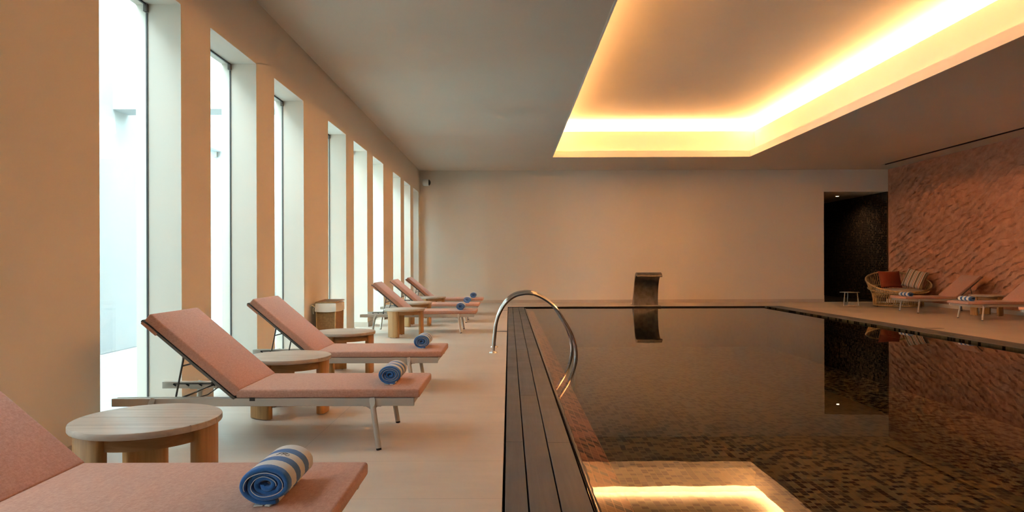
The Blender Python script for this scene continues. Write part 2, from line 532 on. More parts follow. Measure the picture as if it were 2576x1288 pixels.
tag(new_obj('pool_water', bm, M['water']), 'still brown water filling the indoor pool', 'water', kind='stuff')

# ceiling with the luminous cove
CX0, CX1, CD0, CD1 = 1.065, 5.852, 3.0, 16.56
SX0, SX1, SD1 = 9.845, 9.955, 18.05
bm = bmesh.new()
def cl(xa, xb, ya, yb, z=ZC, t=.04): box(bm, xa, xb, ya, yb, z, z+t)
cl(XL, CX0, DF, DB); cl(CX0, CX1, CD1, DB); cl(CX0, CX1, DF, CD0); cl(CX1, SX0, DF, DB)
cl(SX0, SX1, SD1, DB); cl(SX1, XR+.08, DF, DB)
tag(new_obj('ceiling', bm, M['ceil']), kind='structure')
bm = bmesh.new()
box(bm, SX0-.02, SX1+.02, DF, SD1+.02, ZC+.10, ZC+.12); box(bm, SX0, SX0+.003, DF, SD1, ZC-.001, ZC+.11); box(bm, SX1-.003, SX1, DF, SD1, ZC-.001, ZC+.11)
box(bm, SX0-.02, SX1+.02, SD1, SD1+.02, ZC+.03, ZC+.11)
o = new_obj('air_vent', bm, M['slot']); tag(o, 'long narrow black air slot in the ceiling beside the carved wall', 'air vent')

def ring(bm, x0, x1, y0, y1, t, z0, z1):
    """rectangular collar of thickness t outside the opening x0..x1,y0..y1"""
    box(bm, x0-t, x0, y0-t, y1+t, z0, z1); box(bm, x1, x1+t, y0-t, y1+t, z0, z1)
    box(bm, x0, x1, y1, y1+t, z0, z1); box(bm, x0, x1, y0-t, y0, z0, z1)
S1, Z1, Z2, S2, ZU = .174, ZC+.155, 4.32, .52, 4.56
bm = bmesh.new(); ring(bm, CX0+.004, CX1-.004, CD0+.004, CD1-.004, .029, ZC-.002, Z1)
ring(bm, CX0-.025, CX1+.025, CD0-.025, CD1+.025, S1-.02, ZC+.041, ZC+.06)
tag(new_obj('trim_2', bm, M['cove']), 'lower rim of the lit ceiling recess', kind='structure')
bm = bmesh.new(); ring(bm, CX0-S1, CX1+S1, CD0-S1, CD1+S1, .025, ZC+.04, Z2)
ring(bm, CX0-S1-.025, CX1+S1+.025, CD0-S1-.025, CD1+S1+.025, S2-S1-.02, Z2-.07, Z2-.05)
tag(new_obj('trim_3', bm, M['cove']), 'upper band of the lit ceiling recess', kind='structure')
bm = bmesh.new(); ring(bm, CX0-S2, CX1+S2, CD0-S2, CD1+S2, .03, Z2-.08, ZU)
box(bm, CX0-S2-.03, CX1+S2+.03, CD0-S2-.03, CD1+S2+.03, ZU, ZU+.05)
tag(new_obj('ceiling_recess', bm, M['cove']), 'raised ceiling inside the lit recess', kind='structure')
bm = bmesh.new(); box(bm, XLO, XR+.4, DF-.2, DB+.3, 4.9, 5.0)
tag(new_obj('roof', bm, M['ceil']), kind='structure')

LED = (1.0, .485, .195)
def led(name, x, y, lx, ly, z, power):
    L = bpy.data.lights.new(name, 'AREA'); L.shape = 'RECTANGLE'; L.size = lx; L.size_y = ly
    L.color = LED; L.energy = power; L.spread = PI
    o = bpy.data.objects.new(name, L); o.location = (x, y, z); o.rotation_euler = (PI, 0, 0)
    link(o); return o
cxm, cdm = (CX0+CX1)/2, (CD0+CD1)/2
def strips(off, z, wpm, w=.02):
    lx = CX1-CX0+2*off; ly = CD1-CD0+2*off
    led('cove_led_strip', CX0-off, cdm, w, ly, z, wpm*ly); led('cove_led_strip', CX1+off, cdm, w, ly, z, wpm*ly)
    led('cove_led_strip', cxm, CD1+off, lx-.1, w, z, wpm*lx); led('cove_led_strip', cxm, CD0-off, lx-.1, w, z, wpm*lx)
LOWER, UPPER = .6, 40.0
strips(.025+.112, ZC+.115, LOWER)
strips(S1+.025+.17, Z2-.016, UPPER, .07)

# doorway passage behind the back wall
bm = bmesh.new(); box(bm, XR+.02, XR+.3, DB+.3, 25, 0, HEAD+.3); box(bm, XR+.02, XR+.3, DB-.0, DB+.31, 0, HEAD)
tag(new_obj('wall_passage', bm, M['passage']), 'dark glass mosaic wall inside the doorway', kind='structure')
bm = bmesh.new(); box(bm, 8.3, XR+.3, 25, 25.2, 0, HEAD+.3); box(bm, 8.3, 8.5, DB+.3, 25, 0, HEAD+.3)
tag(new_obj('wall_passage_end', bm, M['passage']), kind='structure')
bm = bmesh.new(); box(bm, 8.3, XR+.3, DB+.3, 25.2, HEAD, HEAD+.1)
tag(new_obj('ceiling_passage', bm, M['ceil']), kind='structure')
bm = bmesh.new(); box(bm, 8.3, XR+.3, DB+.3, 25.2, -.2, .0); box(bm, 8.72, XR+.02, DB+.02, DB+.301, -.2, .003)
tag(new_obj('floor_passage', bm, M['passage_floor']), kind='structure')
dl = thing('downlight', 'small round ceiling downlight glowing inside the dark doorway', 'ceiling light', (9.67, 20.1, HEAD))
bm = bmesh.new(); cyl(bm, (0, 0, -.012), (0, 0, -.001), .055, n=24)
new_obj('trim_ring', bm, M['whitecam'], dl, True, 40)
bm = bmesh.new(); cyl(bm, (0, 0, -.016), (0, 0, -.0125), .038, n=24)
new_obj('lamp', bm, M['lamp'], dl)
L = bpy.data.lights.new('downlight_beam', 'SPOT'); L.energy = 45; L.color = (1, .72, .42); L.spot_size = 2.7; L.spot_blend = 1.0; L.shadow_soft_size = .05
o = bpy.data.objects.new('downlight_beam', L); o.location = (9.67, 20.1, HEAD-.03); link(o)

# ------------------------------------------------------------------ windows and light well
for i, w in enumerate(WIN[3:]):
    bm = bmesh.new(); box(bm, XLG-.006, XLG+.006, w+.004, w+WW-.004, .012, HEAD-.012)
    wn = tag(new_obj('window_%d' % (i+1), bm, M['glass']), 'tall narrow frameless glass pane', kind='structure')
    bm = bmesh.new()
    for y in (w+.0045, w+WW-.0045): box(bm, XLG-.006, XLG+.006, y-.003, y+.003, .0, HEAD-.065)
    box(bm, XLG-.006, XLG+.006, w, w+WW, HEAD-.014, HEAD)
    new_obj('seal', bm, M['gasket'], wn)
    bm = bmesh.new()
    for y in (w+.016, w+WW-.016): box(bm, XLG-.015, XLG+.015, y-.015, y+.015, HEAD-.062, HEAD-.002, .003, 1)
    new_obj('clip', bm, M['darkmetal'], wn)
wall_with_openings('wall_outer', XO-.34, XO, WIN[6:9], -3.5, 22, 5.2, HEAD, M['white_ext'])
bm = bmesh.new(); box(bm, XO, XLO, 8.59, 8.94, HEAD, 5.2)
tag(new_obj('beam_1', bm, M['white_ext']), 'white beam bridging the light well', kind='structure')
bm = bmesh.new(); box(bm, XO, XLO, 18.2, 18.55, 0, 5.2); box(bm, XO, XLO, -3.5, -3.2, 0, 5.2)
tag(new_obj('wall_well_end', bm, M['white_ext']), kind='structure')
bm = bmesh.new(); box(bm, XO-6, XLO, -3.5, 22, -.25, -.004)
tag(new_obj('ground_outside', bm, M['ground']), kind='structure')
for i, w in enumerate(WIN[6:9]):
    bm = bmesh.new(); box(bm, XO-.1, XO-.09, w, w+WW, .0, HEAD)
    wn = tag(new_obj('window_%d' % (i+10), bm, M['glass']), kind='structure')
    bm = bmesh.new(); box(bm, XO-.12, XO-.07, w+WW-.05, w+WW-.01, HEAD-.1, HEAD-.01)
    new_obj('clip', bm, M['brushed'], wn)
P = bpy.data.lights.new('sky_portal', 'AREA'); P.shape = 'RECTANGLE'; P.size = XLO-XO; P.size_y = 21.6
P.cycles.is_portal = True
o = bpy.data.objects.new('sky_portal', P); o.location = ((XO+XLO)/2, 7.5, 5.19); link(o)

# ------------------------------------------------------------------ sun loungers
FL, HW = 1.795, .31       # frame length, half width to rail outer face
def make_lounger(label):
    t = thing('sun_lounger', label, 'sun lounger')
    for s in (-1, 1):
        bm = bmesh.new(); box(bm, 0, FL, s*HW, s*(HW-.028), .251, .298, .002, 1)
        r = new_obj('side_rail', bm, M['taupe'], t)
        bm = bmesh.new(); yi = s*(HW-.0285)
        box(bm, 1.43, 1.715, yi, yi-s*.003, .280, .286)
        for k in range(4): box(bm, -.012, .012, yi, yi-s*.003, -.004, .006, mat=Matrix.Translation((1.445+k*.088, 0, .275)) @ Matrix.Rotation(-.6, 4, 'Y'))
        new_obj('ratchet_slot', bm, M['black'], r)
        bm = bmesh.new(); box(bm, 1.05, FL-.02, s*(HW-.028), s*(HW-.05), .292, .300)
        new_obj('rail_ledge', bm, M['taupe'], t)
    bm = bmesh.new(); box(bm, .006, .03, -HW+.028, HW-.028, .255, .295)
    new_obj('end_bar', bm, M['taupe'], t)
    bm = bmesh.new(); box(bm, .03, 1.06, -HW+.028, HW-.028, .284, .297)
    new_obj('seat_deck', bm, M['taupe'], t)
    for ex, sx in ((.245, -1), (FL-.245, 1)):
        bm = bmesh.new(); box(bm, ex-.02, ex+.02, -HW-.0, HW+.0, .236, .251, .002, 1)
        if sx < 0: new_obj('cross_bar', bm, M['taupe'], t)
        else: bm.free()
        for s in (-1, 1):
            bm = bmesh.new()
            top = Vector((ex, s*(HW+.014), .283)); ft = Vector((ex+sx*.042, s*(HW+.035), .012))
            vs = cyl(bm, ft, top+(top-ft).normalized()*.02, .0165, n=24)
            # slanted cut at the upper end facing outwards
            pn = Vector((0, s*.86, .5)).normalized(); pc = top
            g = bm.verts[:]+bm.edges[:]+bm.faces[:]
            r = bmesh.ops.bisect_plane(bm, geom=g, plane_co=pc, plane_no=pn, clear_outer=True)
            ed = [e for e in r['geom_cut'] if isinstance(e, bmesh.types.BMEdge)]
            bmesh.ops.edgeloop_fill(bm, edges=ed)
            lg = new_obj('leg', bm, M['taupe'], t, True, 40)
            bm = bmesh.new(); ax = (top-ft).normalized()
            cyl(bm, (ft.x-ax.x*.012, ft.y-ax.y*.012, 0), (ft.x+ax.x*.004, ft.y+ax.y*.004, .014), .0155, n=20)
            new_obj('glide', bm, M['black'], lg)
            bm = bmesh.new(); box(bm, ex-.05, ex+.055, s*HW, s*(HW-.03), .2475, .2512)
            prism(bm, [(ex-sx*.004, .25), (ex-sx*.045, .25), (ex+sx*.012, .215)], s*(HW-.004), s*(HW-.012), lambda a, b, z: (a, z, b))
            new_obj('leg_bracket', bm, M['taupe'], t)
    # seat cushion
    bm = bmesh.new(); box(bm, -.034, 1.058, -HW, HW, .2985, .350, .013, 3)
    sc_ = new_obj('seat_cushion', bm, M['fabric'], t, True, 50)
    # tilted back: cushion, frame, flap
    A = math.radians(40.3)
    mt = Matrix.Translation((1.06, 0, .300)) @ Matrix.Rotation(-A, 4, 'Y')
    bm = bmesh.new()
    vs = box(bm, .008, .712, -HW, HW, .002, .058, .012, 3)
    bmesh.ops.transform(bm, matrix=mt, verts=bm.verts)
    new_obj('back_cushion', bm, M['fabric'], t, True, 50)
    bm = bmesh.new()
    for s in (-1, 1): box(bm, 0, .722, s*HW, s*(HW-.022), -.016, .0, .002, 1)
    box(bm, .0, .02, -HW, HW, -.014, -.001); box(bm, .703, .722, -HW, HW, -.014, -.001)
    box(bm, .02, .703, -HW+.02, HW-.02, -.006, -.002)
    bmesh.ops.transform(bm, matrix=mt, verts=bm.verts)
    new_obj('back_frame', bm, M['darkmetal'], t)
    bm = bmesh.new(); box(bm, .60, .716, -HW-.002, HW+.002, -.024, -.004, .003, 1)
    bmesh.ops.transform(bm, matrix=mt, verts=bm.verts)
    new_obj('cushion_flap', bm, M['fabric'], t)
    # prop
    bm = bmesh.new()
    for s in (-1, 1):
        y = s*(HW-.06)
        a = mt @ Vector((.42, y, -.012)); b_ = Vector((1.445, y, .276))
        tube(bm, [a, b_], .006, 8)
        m1 = a.lerp(b_, .28); c_ = mt @ Vector((.33, y, -.012)); tube(bm, [m1, c_], .005, 8)
    tube(bm, [(1.445, -HW+.03, .276), (1.445, HW-.03, .276)], .006, 8)
    new_obj('back_prop', bm, M['darkmetal'], t, True)
    bm = bmesh.new(); tube(bm, [(1.40, -HW+.03, .268), (1.36, 0, .262), (1.40, HW-.03, .268)], .004, 8)
    new_obj('stay_bar', bm, M['darkmetal'], t, True)
    # sewn tags on the window... both sides of the seat cushion
    bm = bmesh.new(); box(bm, .943, .975, HW+.0008, HW+.0024, .283, .303)
    tg = new_obj('fabric_tag', bm, M['black'], sc_)
    tag(tg, 'small black sewn tag')
    return t
LG = 'sun loungers around the pool'
LX = -.567
lou = [(0.0, 1.957, 'terracotta-cushioned sun lounger nearest the camera, running off the picture, with the monogrammed towel on it'),
       (0.0, 4.05, 'terracotta-cushioned sun lounger whose near rail ends just behind the largest round table'),
       (-.04, 5.79, 'terracotta-cushioned sun lounger standing beside the wicker laundry hamper'),
       (.012, 10.74, 'terracotta-cushioned sun lounger right beyond the hamper, with its rear legs in view'),
       (-.03, 12.65, 'terracotta-cushioned sun lounger in the middle of the far trio under the windows'),
       (-.03, 14.56, 'terracotta-cushioned sun lounger standing closest to the plain far wall')]
src = make_lounger(lou[0][2]); src['group'] = LG
for i, (dx, dn, lb) in enumerate(lou):
    loc = (LX+dx, dn+.31, 0)
    if i == 0: src.location = loc; src.rotation_euler = (0, 0, PI)
    else: dup(src, loc, PI, lb, LG)
rou = [(8.55, 14.65, 'terracotta-cushioned sun lounger next to the round rattan daybed by the carved wall'),
       (8.575, 12.70, 'terracotta-cushioned sun lounger with a flat striped towel, before the wooden table at the carved wall'),
       (8.52, 10.77, 'sun lounger by the carved wall of which only a cushion corner shows')]
for x, dn, lb in rou: dup(src, (x, dn+.31, 0), 0, lb, LG)

# ------------------------------------------------------------------ round tables
def make_table(label):
    t = thing('round_side_table', label, 'side table')
    R, H = .305, .42
    bm = bmesh.new()
    for k in range(4):
        ya, yb = -.62/2+k*.155+.0022, -.62/2+(k+1)*.155-.0022
        pts = []
        N = 160
        for q in range(N):
            a = 2*PI*q/N
            y = R*math.sin(a)
            pts.append((R*math.cos(a), min(max(y, ya), yb)))
        out = []
        for p in pts:
            x, y = p
            if y in (ya, yb):
                xm = math.sqrt(max(0, R*R-y*y)); x = max(-xm, min(xm, x))
            if not out or (abs(out[-1][0]-x) + abs(out[-1][1]-y)) > 1e-5: out.append((x, y))
        if (abs(out[0][0]-out[-1][0]) + abs(out[0][1]-out[-1][1])) < 1e-5: out.pop()
        # drop interior collinear points on the straight edges
        cl_ = [p for i, p in enumerate(out) if not (p[1] == out[i-1][1] == out[(i+1) % len(out)][1])]
        z0, z1, c = H-.030, H, .006
        def inset(p, e):
            r = math.hypot(*p)
            if r > R-.002: return (p[0]*(R-e)/r, p[1]*(R-e)/r)
            return p
        loops = []
        for z, e in ((z0, c*1.2), (z0+c*.35, c*.35), (z0+c, 0), (z1-c, 0), (z1-c*.35, c*.3), (z1, c)):
            loops.append([bm.verts.new((*inset(p, e), z)) for p in cl_])
        n = len(cl_)
        bm.faces.new(loops[0][::-1]); bm.faces.new(loops[-1])
        for A, B in zip(loops, loops[1:]):
            for i in range(n): bm.faces.new((A[i], A[(i+1) % n], B[(i+1) % n], B[i]))
    new_obj('tabletop', bm, M['teak_top'], t, True, 35)
    bm = bmesh.new()
    N = 96; ro, ri = .262, .240
    for k in range(N):
        a, b_ = 2*PI*k/N, 2*PI*(k+1)/N
        P_ = lambda r, q, z: (r*math.cos(q), r*math.sin(q), z)
        z0, z1 = .335, .3895
        quad(bm, P_(ro, a, z0), P_(ro, b_, z0), P_(ro, b_, z1), P_(ro, a, z1))
        quad(bm, P_(ri, b_, z0), P_(ri, a, z0), P_(ri, a, z1), P_(ri, b_, z1))
        quad(bm, P_(ri, a, z0), P_(ri, b_, z0), P_(ro, b_, z0), P_(ro, a, z0))
    bmesh.ops.remove_doubles(bm, verts=bm.verts, dist=1e-5)
    new_obj('apron', bm, M['teak_apron'], t, True, 50)
    for c in (0, 120, 240):
        c = math.radians(c); hw = math.radians(21)
        pts = []
        ro, ri = .288, .232
        def arc(r, a0, a1, n): return [(r*math.cos(c+a0+(a1-a0)*i/n), r*math.sin(c+a0+(a1-a0)*i/n)) for i in range(n+1)]
        rd = .020
        da, di = rd/ro, rd/ri
        pts += arc(ro, -hw+da, hw-da, 12)
        pts += [((ro-rd*(1-math.cos(q)))*math.cos(c+hw-da+da*math.sin(q)), (ro-rd*(1-math.cos(q)))*math.sin(c+hw-da+da*math.sin(q))) for q in (PI/6, PI/3, PI/2)]
        pts += [((ri+rd*(1-math.sin(q)))*math.cos(c+hw-di+di*math.cos(q)), (ri+rd*(1-math.sin(q)))*math.sin(c+hw-di+di*math.cos(q))) for q in (0, PI/6, PI/3)]
        pts += arc(ri, hw-di, -hw+di, 10)
        pts += [((ri+rd*(1-math.cos(q)))*math.cos(c-hw+di-di*math.sin(q)), (ri+rd*(1-math.cos(q)))*math.sin(c-hw+di-di*math.sin(q))) for q in (PI/6, PI/3, PI/2)]
        pts += [((ro-rd*(1-math.sin(q)))*math.cos(c-hw+da-da*math.cos(q)), (ro-rd*(1-math.sin(q)))*math.sin(c-hw+da-da*math.cos(q))) for q in (0, PI/6, PI/3)]
        bm = bmesh.new(); prism(bm, pts, .006, .3898)
        lg = new_obj('leg', bm, M['teak'], t, True, 40)
        bm = bmesh.new()
        for q in (-.2, .2): cyl(bm, (.26*math.cos(c+q), .26*math.sin(c+q), 0), (.26*math.cos(c+q), .26*math.sin(c+q), .0065), .012, n=12)
        new_obj('glide', bm, M['black'], lg)
    return t
TG = 'round teak side tables'
tabs = [(-1.60, 3.02, 0, 'round teak side table with slatted top, largest in view, behind the nearest lounger'),
        (-1.63, 5.05, 0, 'round teak side table half hidden behind the second lounger from the camera'),
        (-1.655, 6.86, 0, 'round teak side table in front of the wicker laundry hamper'),
        (-1.58, 10.30, 0, 'round teak side table standing fully in view with a broad front leg'),
        (-1.665, 12.05, 0, 'round teak side table between the first two loungers of the far trio'),
        (-1.60, 13.95, 0, 'round teak side table before the lounger that stands at the far wall'),
        (9.77, 13.98, PI, 'round teak side table between two loungers at the carved terracotta wall')]
src = make_table(tabs[0][3]); src['group'] = TG
for i, (x, d, rz, lb) in enumerate(tabs):
    if i == 0: src.location = (x, d, 0)
    else: dup(src, (x, d, 0), rz, lb, TG)

# ------------------------------------------------------------------ rolled towels
def make_towel(a, b_, turns, label, seed, squash=0.0):
    t = thing('rolled_towel', label, 'towel')
    rnd = random.Random(seed)
    Lh = .27
    N = int(turns*56)
    pitch = 1.0/(turns+.35)
    ctr = []
    sd = rnd.random()*10
    for i in range(N+1):
        th = 2*PI*turns*i/N
        s = pitch*.55 + (1-pitch*1.0)*i/N
        wob = 1 + .07*noise.noise(Vector((math.cos(th)*1.3+sd, math.sin(th)*1.3, i*.012)))*(1 if i < N*.75 else .3)
        ang = th + PI*1.5 + .4 - 2*PI*turns
        x = a*s*wob*math.cos(ang); z = b_*s*wob*math.sin(ang)
        z = max(z, -b_*(.94 if s > .8 else 1)) + b_
        ctr.append((x, z, th))
    half = .40*pitch
    pr = []
    for i in range(N+1):
        p = Vector((ctr[i][0], ctr[i][1])); q = Vector((ctr[min(i+1, N)][0], ctr[min(i+1, N)][1])); o = Vector((ctr[max(i-1, 0)][0], ctr[max(i-1, 0)][1]))
        tg = (q-o).normalized(); nn = Vector((tg.y, -tg.x))
        w = half*(a+b_)/2
        pr.append((p+nn*w, p-nn*w))
    bm = bmesh.new()
    ys = [0, .004, .012, .05, .1, .15, .2, .25, .262, .268, Lh]
    rows = []
    for yi, y in enumerate(ys):
        sh = {0: .55, 1: .85}.get(yi, 1.0) if yi < 2 else ({len(ys)-1: .5, len(ys)-2: .85}.get(yi, 1.0))
        ring_ = []
        for i in range(N+1):
            o_, i_ = pr[i]; m_ = (o_+i_)/2
            jit = .0035*noise.noise(Vector((i*.11, yi*.7, sd)))
            yy = y
            if yi < 3: yy = y + .010*noise.noise(Vector((i*.05, 3.3, sd))) - .006*(1-i/N)*-1.2
            A = m_+(o_-m_)*sh; B = m_+(i_-m_)*sh
            ring_.append((bm.verts.new((A.x*(1+jit), yy, A.y)), bm.verts.new((B.x, yy, B.y))))
        rows.append(ring_)
    for r0, r1 in zip(rows, rows[1:]):
        for i in range(N):
            bm.faces.new((r0[i][0], r0[i+1][0], r1[i+1][0], r1[i][0]))
            bm.faces.new((r0[i][1], r1[i][1], r1[i+1][1], r0[i+1][1]))
        bm.faces.new((r0[N][0], r0[N][1], r1[N][1], r1[N][0])); bm.faces.new((r0[0][1], r0[0][0], r1[0][0], r1[0][1]))
    for rr in (rows[0], rows[-1]):
        for i in range(N): bm.faces.new((rr[i][0], rr[i][1], rr[i+1][1], rr[i+1][0]))
    zmin = min(v.co.z for v in bm.verts)
    for v in bm.verts: v.co.z -= zmin
    roll = new_obj('towel_roll', bm, M['towel'], t, True, 60)
    bm = bmesh.new()
    tube(bm, [(pr[i][1].x, -.004 + .010*noise.noise(Vector((i*.05, 3.3, sd))), pr[i][1].y-zmin) for i in range(int(N*.45), int(N*.93))], .0011, 5)
    new_obj('edge_piping', bm, M['hem'], t, True)
    bm = bmesh.new()
    box(bm, -.035, -.008, -.004, .03, .0005, .0035, .001, 1, Matrix.Rotation(.15, 4, 'Z')); box(bm, .0, .018, -.006, .02, .0008, .005, .001, 1, Matrix.Rotation(-.2, 4, 'Z'))
    new_obj('hem', bm, M['hem'], t)
    return t, roll
WG = 'rolled striped towels on the loungers'
tw = [(-.752, 2.10, .35, 0, 'large blue and white rolled towel with a stitched monogram, on the nearest lounger'),
      (-.735, 4.20, .35, 0, 'blue and white rolled towel on the lounger behind the largest round table'),
      (-.767, 5.985, .35, 0, 'blue and white rolled towel on the lounger beside the hamper'),
      (-.775, 10.90, .35, 0, 'small blue and white rolled towel on the first lounger beyond the hamper'),
      (-.787, 12.83, .35, 0, 'small blue and white rolled towel on the middle lounger of the far trio'),
      (-.774, 14.78, .35, 0, 'small blue and white rolled towel on the lounger at the plain far wall')]
tA, rA = make_towel(.089, .063, 3.3, tw[0][4], 3)
tA.location = (tw[0][0], tw[0][1], .3505); tA['group'] = WG
tB, rB = make_towel(.078, .0605, 4.2, tw[1][4], 8)
tB.location = (tw[1][0], tw[1][1], .3505); tB['group'] = WG
for x, d, z, rz, lb in tw[2:]: dup(tB, (x, d, .3505), rz, lb, WG)
tC, rC = make_towel(.084, .048, 3.4, 'low blue and white rolled towel on the lounger before the daybed', 15)
tC.location = (8.71, 14.78, .3505); tC.rotation_euler = (0, 0, .27); tC['group'] = WG
dup(tC, (8.765, 12.90, .3505), .20, 'low striped rolled towel on the lounger before the teak table at the carved wall', WG)

# monogram stitched on the white stripe of the nearest towel
bm = bmesh.new()
zmax = lambda x: .116*math.sqrt(max(0, 1-(x/.092)**2))
import bisect
from mathutils.bvhtree import BVHTree
bv = BVHTree.FromPolygons([v.co for v in rA.data.vertices], [p.vertices for p in rA.data.polygons])
def on_top(x, y):
    h = bv.ray_cast(Vector((x, y, .5)), Vector((0, 0, -1)))
    return h[0] + Vector((0, 0, .0006)) if h[0] else Vector((x, y, .12))
def stroke(pts):
    P_ = spline([(x, y, 0) for x, y in pts], 5)
    tube(bm, [on_top(p.x, p.y) for p in P_], .0007, 5)
cx, cy = .008, .147
stroke([(cx+.018*math.cos(a), cy+.0155*math.sin(a)) for a in [(-.9+i*.42) for i in range(10)]])
stroke([(cx-.020, cy-.010), (cx-.014, cy+.004), (cx-.006, cy+.012), (cx-.002, cy+.004), (cx-.005, cy-.011)])
stroke([(cx-.004, cy+.006), (cx+.004, cy+.0125), (cx+.010, cy+.008), (cx+.004, cy+.001), (cx-.002, cy+.0)])
stroke([(cx+.003, cy+.0), (cx+.008, cy-.006), (cx+.013, cy-.012)])
mo = new_obj('monogram', bm, M['thread'], tA, True)
tag(mo, 'stitched grey script monogram in an oval')

# ------------------------------------------------------------------ laundry hamper
hp = thing('laundry_hamper', 'woven seagrass laundry hamper with cream cloth liner, against the window wall', 'hamper', (-2.262, 8.62, 0))
hx, hy = .122, .205
bm = bmesh.new()
prism(bm, [(-hx*.9, -hy*.93), (hx*.9, -hy*.93), (hx*.9, hy*.93), (-hx*.9, hy*.93)], .02, .60)
for v in bm.verts:
    if v.co.z > .3: v.co.x *= 1.07; v.co.y *= 1.04
new_obj('basket', bm, M['wicker'], hp)
bm = bmesh.new()
for sx in (-1, 1):
    for sy in (-1, 1): tube(bm, [(sx*hx*.9, sy*hy*.93, 0.0), (sx*hx*.97, sy*hy*.97, .60)], .008, 10)
for z, k in ((.03, .91), (.595, .97)):
    tube(bm, [(-hx*k, -hy*k, z), (hx*k, -hy*k, z), (hx*k, hy*k, z), (-hx*k, hy*k, z)], .006, 8, True)
new_obj('cane_frame', bm, M['rattan'], hp, True)
bm = bmesh.new()
NS = 40
def rect_pt(u, ex, ey, r=.02):
    per = [( -ex, -ey), (ex, -ey), (ex, ey), (-ex, ey)]
    s = u*4; k = int(s) % 4; f = s-int(s)
    p, q = per[k], per[(k+1) % 4]
    return (p[0]+(q[0]-p[0])*f, p[1]+(q[1]-p[1])*f)
rings = []
for z, e in ((.508, .009), (.515, .010), (.56, .0085), (.605, .006), (.612, -.004), (.60, -.012)):
    rr = []
    for i in range(NS*4):
        u = i/(NS*4); x, y = rect_pt(u, hx+e, hy+e)
        w = .004*noise.noise(Vector((x*28, y*28, z*18)))
        sag = -.008*abs(math.sin(u*4*PI))*(1 if z < .55 else 0)
        rr.append(bm.verts.new((x*(1+w*6), y*(1+w*3), z+sag)))
    rings.append(rr)
for A, B in zip(rings, rings[1:]):
    for i in range(len(A)): bm.faces.new((A[i], A[(i+1) % len(A)], B[(i+1) % len(A)], B[i]))
new_obj('cloth_liner', bm, M['liner'], hp, True)
bm = bmesh.new()
tube(bm, spline([(-hx-.01, -hy-.012, .565), (-hx-.04, -hy-.02, .585), (-hx-.055, -hy-.02, .57)], 5), .004, 6)
tube(bm, spline([(-hx-.01, -hy-.012, .565), (-hx-.028, -hy-.02, .54), (-hx-.022, -hy-.022, .48)], 5), .004, 6)
new_obj('tie', bm, M['liner'], hp, True)
bm = bmesh.new()
lm = Matrix.Translation((0, 0, .6125)) @ Matrix.Rotation(math.radians(1.6), 4, 'X')
box(bm, -hx-.002, hx+.002, -hy-.0, hy+.006, .004, .022, .003, 1, lm)
ld = new_obj('lid', bm, M['wicker'], hp)
bm = bmesh.new()
tube(bm, [lm @ Vector(p) for p in ((-hx-.004, -hy-.002, .013), (hx+.004, -hy-.002, .013), (hx+.004, hy+.008, .013), (-hx-.004, hy+.008, .013))], .007, 8, True)
new_obj('rim', bm, M['rattan'], ld, True)

# ------------------------------------------------------------------ pool hand rails
def make_rail(label, loc):
    t = thing('pool_handrail', label, 'handrail', loc, 0, 'pair of pool entry handrails')
    P_ = [(-.197, 0, .0), (-.197, 0, .06), (-.183, 0, .205), (-.164, 0, .347), (-.123, 0, .476), (-.045, 0, .604), (.058, 0, .688), (.173, 0, .722), (.277, 0, .722),
          (.38, 0, .688), (.496, 0, .615), (.586, 0, .524), (.675, 0, .386), (.754, 0, .244), (.805, 0, .10), (.820, 0, -.02), (.820, 0, -.2), (.80, 0, -.45), (.74, 0, -.62), (.62, 0, -.68)]
    bm = bmesh.new(); tube(bm, spline(P_, 6), .0205, 18)
    new_obj('tube', bm, M['steel'], t, True, 60)
    bm = bmesh.new(); cyl(bm, (-.197, 0, 0), (-.197, 0, .012), .052, .046, 32); cyl(bm, (-.197, 0, .012), (-.197, 0, .02), .046, .026, 32)
    new_obj('flange', bm, M['steel'], t, True, 30)
    bm = bmesh.new(); cyl(bm, (.808, 0, .085), (.818, 0, .02), .0225, n=20)
    new_obj('collar', bm, M['steel'], t, True, 40)
    return t
make_rail('arched polished steel pool handrail, the one closer to the nearest lounger', (0, 8.38, 0))
make_rail('arched polished steel pool handrail half hidden behind its twin, nearer the far wall', (0, 8.94, 0))

# ------------------------------------------------------------------ water cascade
wc = thing('water_cascade', 'curved stainless steel water cascade standing at the far end of the pool', 'fountain', (0, 0, 0))
front = [(17.50, .012), (17.505, .14), (17.495, .28), (17.465, .44), (17.40, .60), (17.31, .715), (17.21, .765), (17.10, .772), (17.0, .745)]
back = [(16.985, .762), (17.05, .82), (17.14, .852), (17.24, .85), (17.34, .79), (17.44, .66), (17.53, .48), (17.63, .27), (17.74, .08), (17.78, .012)]
wx0, wx1 = 3.205, 3.81
bm = bmesh.new()
fr_ = spline([(0, a, b_) for a, b_ in front], 4); bk = spline([(0, a, b_) for a, b_ in back], 4)
def strip(pts):
    A = [bm.verts.new((wx0, p.y, p.z)) for p in pts]; B = [bm.verts.new((wx1, p.y, p.z)) for p in pts]
    for i in range(len(pts)-1): bm.faces.new((A[i], A[i+1], B[i+1], B[i]))
strip(fr_)
new_obj('front_sheet', bm, M['brushed'], wc, True)
bm = bmesh.new(); strip([fr_[-1]] + bk)
new_obj('back_sheet', bm, M['brushed'], wc, True)
bm = bmesh.new()
allp = [(p.y, p.z) for p in fr_] + [(p.y, p.z) for p in bk]
for xa in (wx0-.006, wx1):
    prism(bm, allp, xa, xa+.006, lambda a, b_, z: (z, a, b_))
new_obj('side_plate', bm, M['brushed'], wc)
bm = bmesh.new(); box(bm, wx0+.01, wx1-.01, 16.985, 17.02, .742, .752)
new_obj('spout_slot', bm, M['black'], wc)
